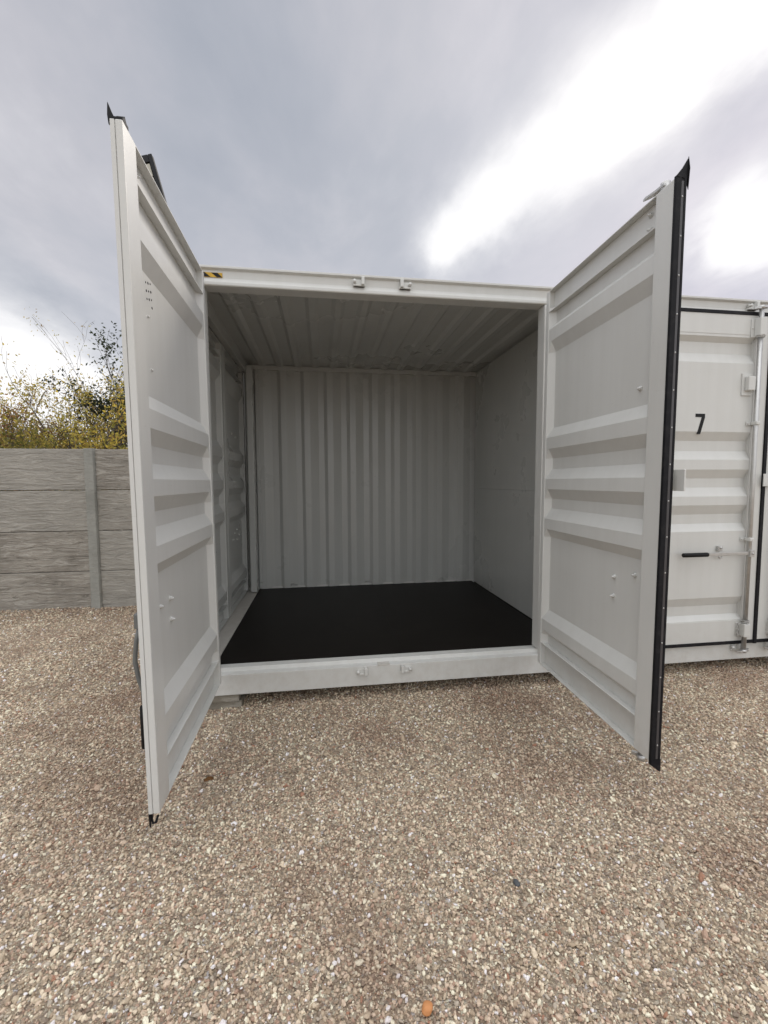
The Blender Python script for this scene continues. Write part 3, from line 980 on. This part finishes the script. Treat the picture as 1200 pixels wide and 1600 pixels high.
# ---- end doors of the container, seen from inside at the left
XG = -0.945
for k in range(2):
    if k == 0: TG = lambda u, t, z: (XG + t, YF + 0.165 + u, z)
    else: TG = lambda u, t, z: (XG + t, YB - 0.165 - u, z)
    leaf_w = (YB - YF - 0.33) / 2 - 0.004
    f = lambda c, TG=TG: Vector(TG(c.x, c.y, c.z))
    m = MB(f)
    prof = [(0.33, 0.005)]
    for a, b, c, d in RIBS: prof += [(a, 0.005), (b, 0.045), (c, 0.045), (d, 0.005)]
    prof.append((2.69, 0.005))
    grid = []
    for u, q_ in ((0.055, 1.0), (0.095, 0.0), (leaf_w - 0.125, 0.0), (leaf_w - 0.085, 1.0)):
        grid.append([(u, tt + (0.045 - tt) * q_, z) for z, tt in prof])
    m.sheet(grid, (0, -0.0025, 0))
    m.box((0, 0, 0.195), (0.056, 0.052, 2.755), 0.005)
    m.box((leaf_w - 0.086, 0, 0.195), (leaf_w, 0.052, 2.755), 0.005)
    for za, zb in ((0.196, 0.336), (2.62, 2.754)):
        m.box((0.057, 0.0, za), (leaf_w - 0.087, 0.005, zb), 0.001)
        m.box((0.057, 0.0052, za), (leaf_w - 0.087, 0.050, za + 0.006), 0.0015)
        m.box((0.057, 0.0052, zb - 0.006), (leaf_w - 0.087, 0.050, zb), 0.0015)
    dd = K('end_door', m, M['inner'])
    dd['label'] = 'closed end door leaf seen from inside'
    for u, z in ((0.35, 1.98), (0.30, 0.90), (0.42, 0.97), (0.52, 0.94), (0.42, 0.86), (0.62, 0.88), (0.55, 2.0)):
        r = MB(f)
        r.cyl((u, 0.0055, z), (u, 0.022, z), 0.010, 0.006, seg=7)
        K('bolt', r, M['paint'], dd)
    r = MB(f)
    r.box((-0.006, -0.006, 0.186), (leaf_w + 0.0035, 0.006, 0.1945), 0.001)
    K('rubber_seal', r, M['rubber'], dd)

# ------------------------------------------------------------------ packing block under the corner
m = MB()
m.box((-1.02, YF + 0.020, -0.02), (-0.585, YF + 0.36, 0.046), 0.006)
m.box((-1.03, YF + 0.005, 0.048), (-0.600, YF + 0.34, 0.0985), 0.006)
blk = m.build('packing_block', M['block'], None, (0, 0, 0))
tag(blk, 'weathered grey brown packing slabs under the left front corner of the container', 'block')

# ------------------------------------------------------------------ concrete fence
FY = 5.745
fx0 = -2.785 - 2.05 * 4
fence = empty('concrete_fence', (-2.785, FY, 0))
tag(fence, 'grey precast concrete panel fence with posts behind the container', 'fence')
for i in range(11):
    xp = fx0 + 2.05 * i
    m = MB()
    m.prism([(xp - 0.062, FY - 0.035), (xp - 0.050, FY - 0.060), (xp + 0.050, FY - 0.060), (xp + 0.062, FY - 0.035), (xp + 0.062, FY + 0.075), (xp - 0.062, FY + 0.075)], 2, -0.1, 2.005, bev=0.006)
    m.build('post', M['post'], fence, (-2.785, FY, 0))
    if i < 10:
        for k in range(4):
            m = MB()
            dz = rng.uniform(-0.004, 0.004)
            m.box((xp + 0.050, FY - 0.020 + rng.uniform(-0.004, 0.004), k * 0.5 + (0.006 if k else -0.08)), (xp + 2.0, FY + 0.030, (k + 1) * 0.5 - 0.001 + dz * 0.3), 0.007)
            o = m.build('panel', M['panel'], fence, (-2.785, FY, 0))

# ------------------------------------------------------------------ floodlight above the container's left end
P0 = Vector((-1.013, 3.0, 3.617)); P1 = Vector((-0.885, 2.93, 3.165))
dn = (P1 - P0).normalized()
lf = Vector((-0.94, 0.10, 0.22)).normalized()
nn = dn.cross(lf).normalized()
lf = nn.cross(dn).normalized()
if nn.y > 0: nn = -nn          # face towards the yard
Hn = (P1 - P0).length; Wn = 0.155
# lf must run away from the visible edge
if lf.x > 0: lf = -lf
def LT(c): return P0 + lf * c.x + dn * c.z - nn * c.y
lroot = empty('solar_floodlight', (-1.28, 3.12, 2.996))
tag(lroot, 'black framed solar floodlight with pale lens cells rising above the left open door', 'lamp')
lb = (-1.28, 3.12, 2.996)
m = MB(LT)
m.box((0, 0, 0), (Wn, 0.022, Hn), 0.004)
m.box((0, -0.012, 0), (0.026, 0.001, Hn), 0.004); m.box((Wn - 0.026, -0.012, 0), (Wn, 0.001, Hn), 0.004)
m.box((0.0265, -0.012, 0), (Wn - 0.0265, 0.001, 0.05), 0.004); m.box((0.0265, -0.012, Hn - 0.05), (Wn - 0.0265, 0.001, Hn), 0.004)
m.build('housing', M['black'], lroot, lb)
for k in range(4):
    m = MB(LT)
    a = 0.056 + k * (Hn - 0.10) / 4
    m.box((0.030, -0.007, a), (Wn - 0.030, -0.001, a + (Hn - 0.10) / 4 - 0.010), 0.010)
    m.build('lens', M['lens'], lroot, lb)
m = MB()
pc = P0 + lf * (Wn / 2) + dn * (Hn * 0.62) - nn * 0.05
m.tube([(-1.02, 3.12, 2.996), (-1.02, 3.12, 3.0), (-1.08, 3.12, 3.22), pc], [0.02, 0.02, 0.018, 0.016], 10)
m.box((-1.06, 3.08, 2.9965), (-0.98, 3.16, 3.004), 0.002)
m.build('bracket', M['black'], lroot, lb)


# ------------------------------------------------------------------ trees and shrubs behind the fence
def tree(name, label, cat, x, y, h, spread, stems, leafmat, nleaf, leafsize, seed, upright=0.8, low=0.0, twig=1.0, group=None, topbare=0.25, clump=0.02):
    rr = random.Random(seed)
    base = (x, y, 0)
    rt = empty(name, base)
    tag(rt, label, cat, group)
    tm = MB()
    tips = []
    def grow(p, d, L, r, depth):
        n = 4
        pts = [p]; rad = [r]
        for i in range(n):
            d = (d + Vector((rr.gauss(0, 0.13), rr.gauss(0, 0.13), rr.gauss(0.03, 0.06)))).normalized()
            p = p + d * (L / n)
            pts.append(p); rad.append(max(0.0022, r * (1 - 0.5 * (i + 1) / n)))
            if depth >= 1: tips.append((p, d, depth))
        tm.tube(pts, rad, 5 if depth < 2 else 3)
        if depth < 3:
            nb = [3, 4, 3][depth]
            nb = max(1, int(round(nb * twig)))
            for k in range(nb):
                j = rr.randint(1, n)
                a = rr.uniform(0, 6.28)
                side = Vector((math.cos(a), math.sin(a), 0))
                nd = (d * upright + side * (1 - upright) * 1.9 + Vector((0, 0, 0.25))).normalized()
                grow(pts[j], nd, L * rr.uniform(0.45, 0.75), rad[j] * 0.62, depth + 1)
    for s_ in range(stems):
        a = rr.uniform(0, 6.28); q_ = rr.random() ** 0.5 * spread
        p = Vector((x + q_ * math.cos(a) * 0.5, y + q_ * math.sin(a) * 0.5, 0))
        d = Vector((q_ * math.cos(a) * 0.35 / max(spread, .3), q_ * math.sin(a) * 0.35 / max(spread, .3), 1)).normalized()
        grow(p, d, h * rr.uniform(0.50, 0.74), 0.026 + 0.009 * h * rr.random(), 0)
    mx = max(t_[0].z for t_ in tips)
    sc = h / mx
    for v in tm.bm.verts:
        v.co.z *= sc
        v.co.y = max(v.co.y, 5.90)
    tm.build('trunk', M['bark'], rt, base, recalc=False)
    # leaves
    V = []; Fc = []
    cl = [t_ for t_ in tips if t_[0].z * sc > low]
    dens = [max(0.05, min(1.0, 1.25 - (t_[0].z * sc / h) ** 1.5 * (1 + topbare))) * (max(0.0, mnoise.noise(t_[0] * 2.3 + Vector((seed, 0, 0))) + clump) ** 1.5) + 0.008 for t_ in cl]
    picks = rr.choices(range(len(cl)), weights=dens, k=nleaf)
    for ix in picks:
        p, d, dp = cl[ix]
        c = Vector((p.x + rr.gauss(0, 0.085), max(p.y + rr.gauss(0, 0.085), 6.0), p.z * sc + rr.gauss(0, 0.10)))
        s = leafsize * rr.uniform(0.6, 1.3)
        a = Vector((rr.gauss(0, 1), rr.gauss(0, 1), rr.gauss(0, 1))).normalized()
        b = a.orthogonal().normalized()
        b = (b * math.cos(1.1) + a.cross(b) * math.sin(rr.uniform(0, 6))).normalized()
        n = len(V)
        o_ = c - Vector(base)
        V += [tuple(o_ - a * s), tuple(o_ + b * s * 0.45), tuple(o_ + a * s), tuple(o_ - b * s * 0.45 + a.cross(b) * s * 0.2)]
        Fc += [(n, n + 1, n + 2), (n, n + 2, n + 3)]
    me = bpy.data.meshes.new('foliage'); me.from_pydata(V, [], Fc); me.materials.append(M[leafmat])
    o = bpy.data.objects.new('foliage', me); COL.objects.link(o); o.parent = rt
    return rt


def at(u, y):
    """x on the line of sight through photo column u at depth y (near the horizon)"""
    rv = F + XR * (u - 600) / 673.724
    return rv.x / rv.y * y

G1 = 'thin autumn trees behind the fence'
tree('young_tree', 'tall thin tree with sparse yellow leaves, above the fence panels left of the fence post', 'tree', at(80, 8.4), 8.4, 4.75, 0.5, 5, 'leaf_yellow', 9000, 0.024, 3, 0.90, 1.2, twig=1.25, group=G1, topbare=-0.12, clump=0.0)
tree('young_tree', 'slender bare topped tree rising straight above the fence post', 'tree', at(128, 8.9), 8.9, 4.95, 0.5, 5, 'leaf_yellow', 7500, 0.024, 22, 0.91, 1.2, twig=1.25, group=G1, topbare=-0.05, clump=0.0)
tree('young_tree', 'bushy yellow green tree beside the left open door edge', 'tree', at(182, 8.2), 8.2, 4.65, 0.8, 8, 'leaf_yellow', 17000, 0.027, 12, 0.84, 1.0, twig=1.25, group=G1, topbare=-0.15, clump=0.08)
tree('bronze_tree', 'bronze leaved twiggy tree cut by the left picture edge', 'tree', at(-10, 8.0), 8.0, 3.75, 0.9, 7, 'leaf_bronze', 10000, 0.024, 8, 0.78, 1.0, twig=1.25, topbare=-0.1)
tree('bare_tree', 'low leafless twiggy bush between the bronze tree and the thin yellow tree', 'bush', at(42, 7.6), 7.6, 2.95, 0.7, 6, 'leaf_bronze', 500, 0.022, 31, 0.78, 1.6, twig=1.3)
tree('evergreen_tree', 'dark evergreen tip showing behind the left open door', 'tree', at(234, 10.5), 10.5, 5.75, 0.4, 4, 'leaf_dark', 16000, 0.036, 5, 0.84, 0.8, twig=1.2, topbare=-0.3, clump=0.3)
tree('hedge_bush', 'low olive bush peeping over the fence top at the foot of the bushy yellow tree', 'bush', at(165, 7.3), 7.3, 2.48, 1.3, 12, 'leaf_olive', 12000, 0.026, 41, 0.72, 1.2, topbare=-0.3, clump=0.25)
tree('hedge_bush', 'low dark olive bush over the fence just left of the fence post', 'bush', at(98, 7.2), 7.2, 2.36, 1.2, 12, 'leaf_olive', 11000, 0.025, 43, 0.68, 1.2, topbare=-0.3, clump=0.25)
tree('hedge_bush', 'low rusty bush over the fence at the left picture edge', 'bush', at(14, 7.2), 7.2, 2.30, 1.0, 10, 'leaf_bronze', 9000, 0.025, 47, 0.68, 1.2, topbare=-0.3, clump=0.25)

# ------------------------------------------------------------------ small things on the gravel
def curled_leaf(name, label, loc, L, wd, rz, curl):
    V = []; n = 9; k = 5
    bm = bmesh.new()
    rows = []
    for i in range(n):
        s_ = i / (n - 1)
        half = wd * math.sin(math.pi * (0.06 + 0.9 * s_)) ** 0.8 * (1 + 0.12 * math.sin(i * 2.4))
        row = []
        for j in range(k):
            q_ = (j / (k - 1) - 0.5) * 2
            row.append(bm.verts.new(((s_ - 0.5) * L, q_ * half, curl * q_ * q_ + 0.35 * curl * math.sin(3 * s_) + 0.003)))
        rows.append(row)
    for i in range(n - 1):
        for j in range(k - 1):
            f = bm.faces.new([rows[i][j], rows[i + 1][j], rows[i + 1][j + 1], rows[i][j + 1]]); f.smooth = True
    bmesh.ops.solidify(bm, geom=bm.faces[:], thickness=0.0008)
    me = bpy.data.meshes.new(name); bm.to_mesh(me); bm.free(); me.materials.append(M['leaf_brown'])
    o = bpy.data.objects.new(name, me); COL.objects.link(o)
    o.location = loc; o.rotation_euler = (0.15, 0.1, rz)
    tag(o, label, 'leaf')
curled_leaf('fallen_leaf', 'curled brown fallen leaf on the gravel by the foot of the left open door', (-0.612, 2.275, 0.018), 0.048, 0.014, 0.4, 0.010)


def pebble(name, label, loc, r, sc, mat, seed):
    rr = np.random.default_rng(seed)
    bm = bmesh.new(); bmesh.ops.create_icosphere(bm, subdivisions=3, radius=1)
    ph = rr.uniform(0, 6, 6)
    for v in bm.verts:
        c = v.co
        k = 1 + 0.10 * math.sin(2.3 * c.x + ph[0]) + 0.09 * math.sin(3.1 * c.y + ph[1]) + 0.07 * math.sin(3.7 * c.z + 2 * c.x + ph[2])
        v.co = Vector((c.x * sc[0], c.y * sc[1], c.z * sc[2])) * r * k
    for f in bm.faces: f.smooth = True
    me = bpy.data.meshes.new(name); bm.to_mesh(me); bm.free(); me.materials.append(M[mat])
    o = bpy.data.objects.new(name, me); COL.objects.link(o); o.location = loc
    o.rotation_euler = (0, 0, float(ph[3]))
    tag(o, label, 'stone')
pebble('orange_pebble', 'rounded orange stone lying in the gravel at the bottom edge of the photo', (0.289, 1.155, 0.012), 0.0165, (1.1, 1.0, 0.7), 'orange', 2)
pebble('dark_pebble', 'small dark grey stone on the gravel in front of the right open door', (0.735, 1.50, 0.010), 0.013, (1.2, 0.9, 0.7), 'darkstone', 5)
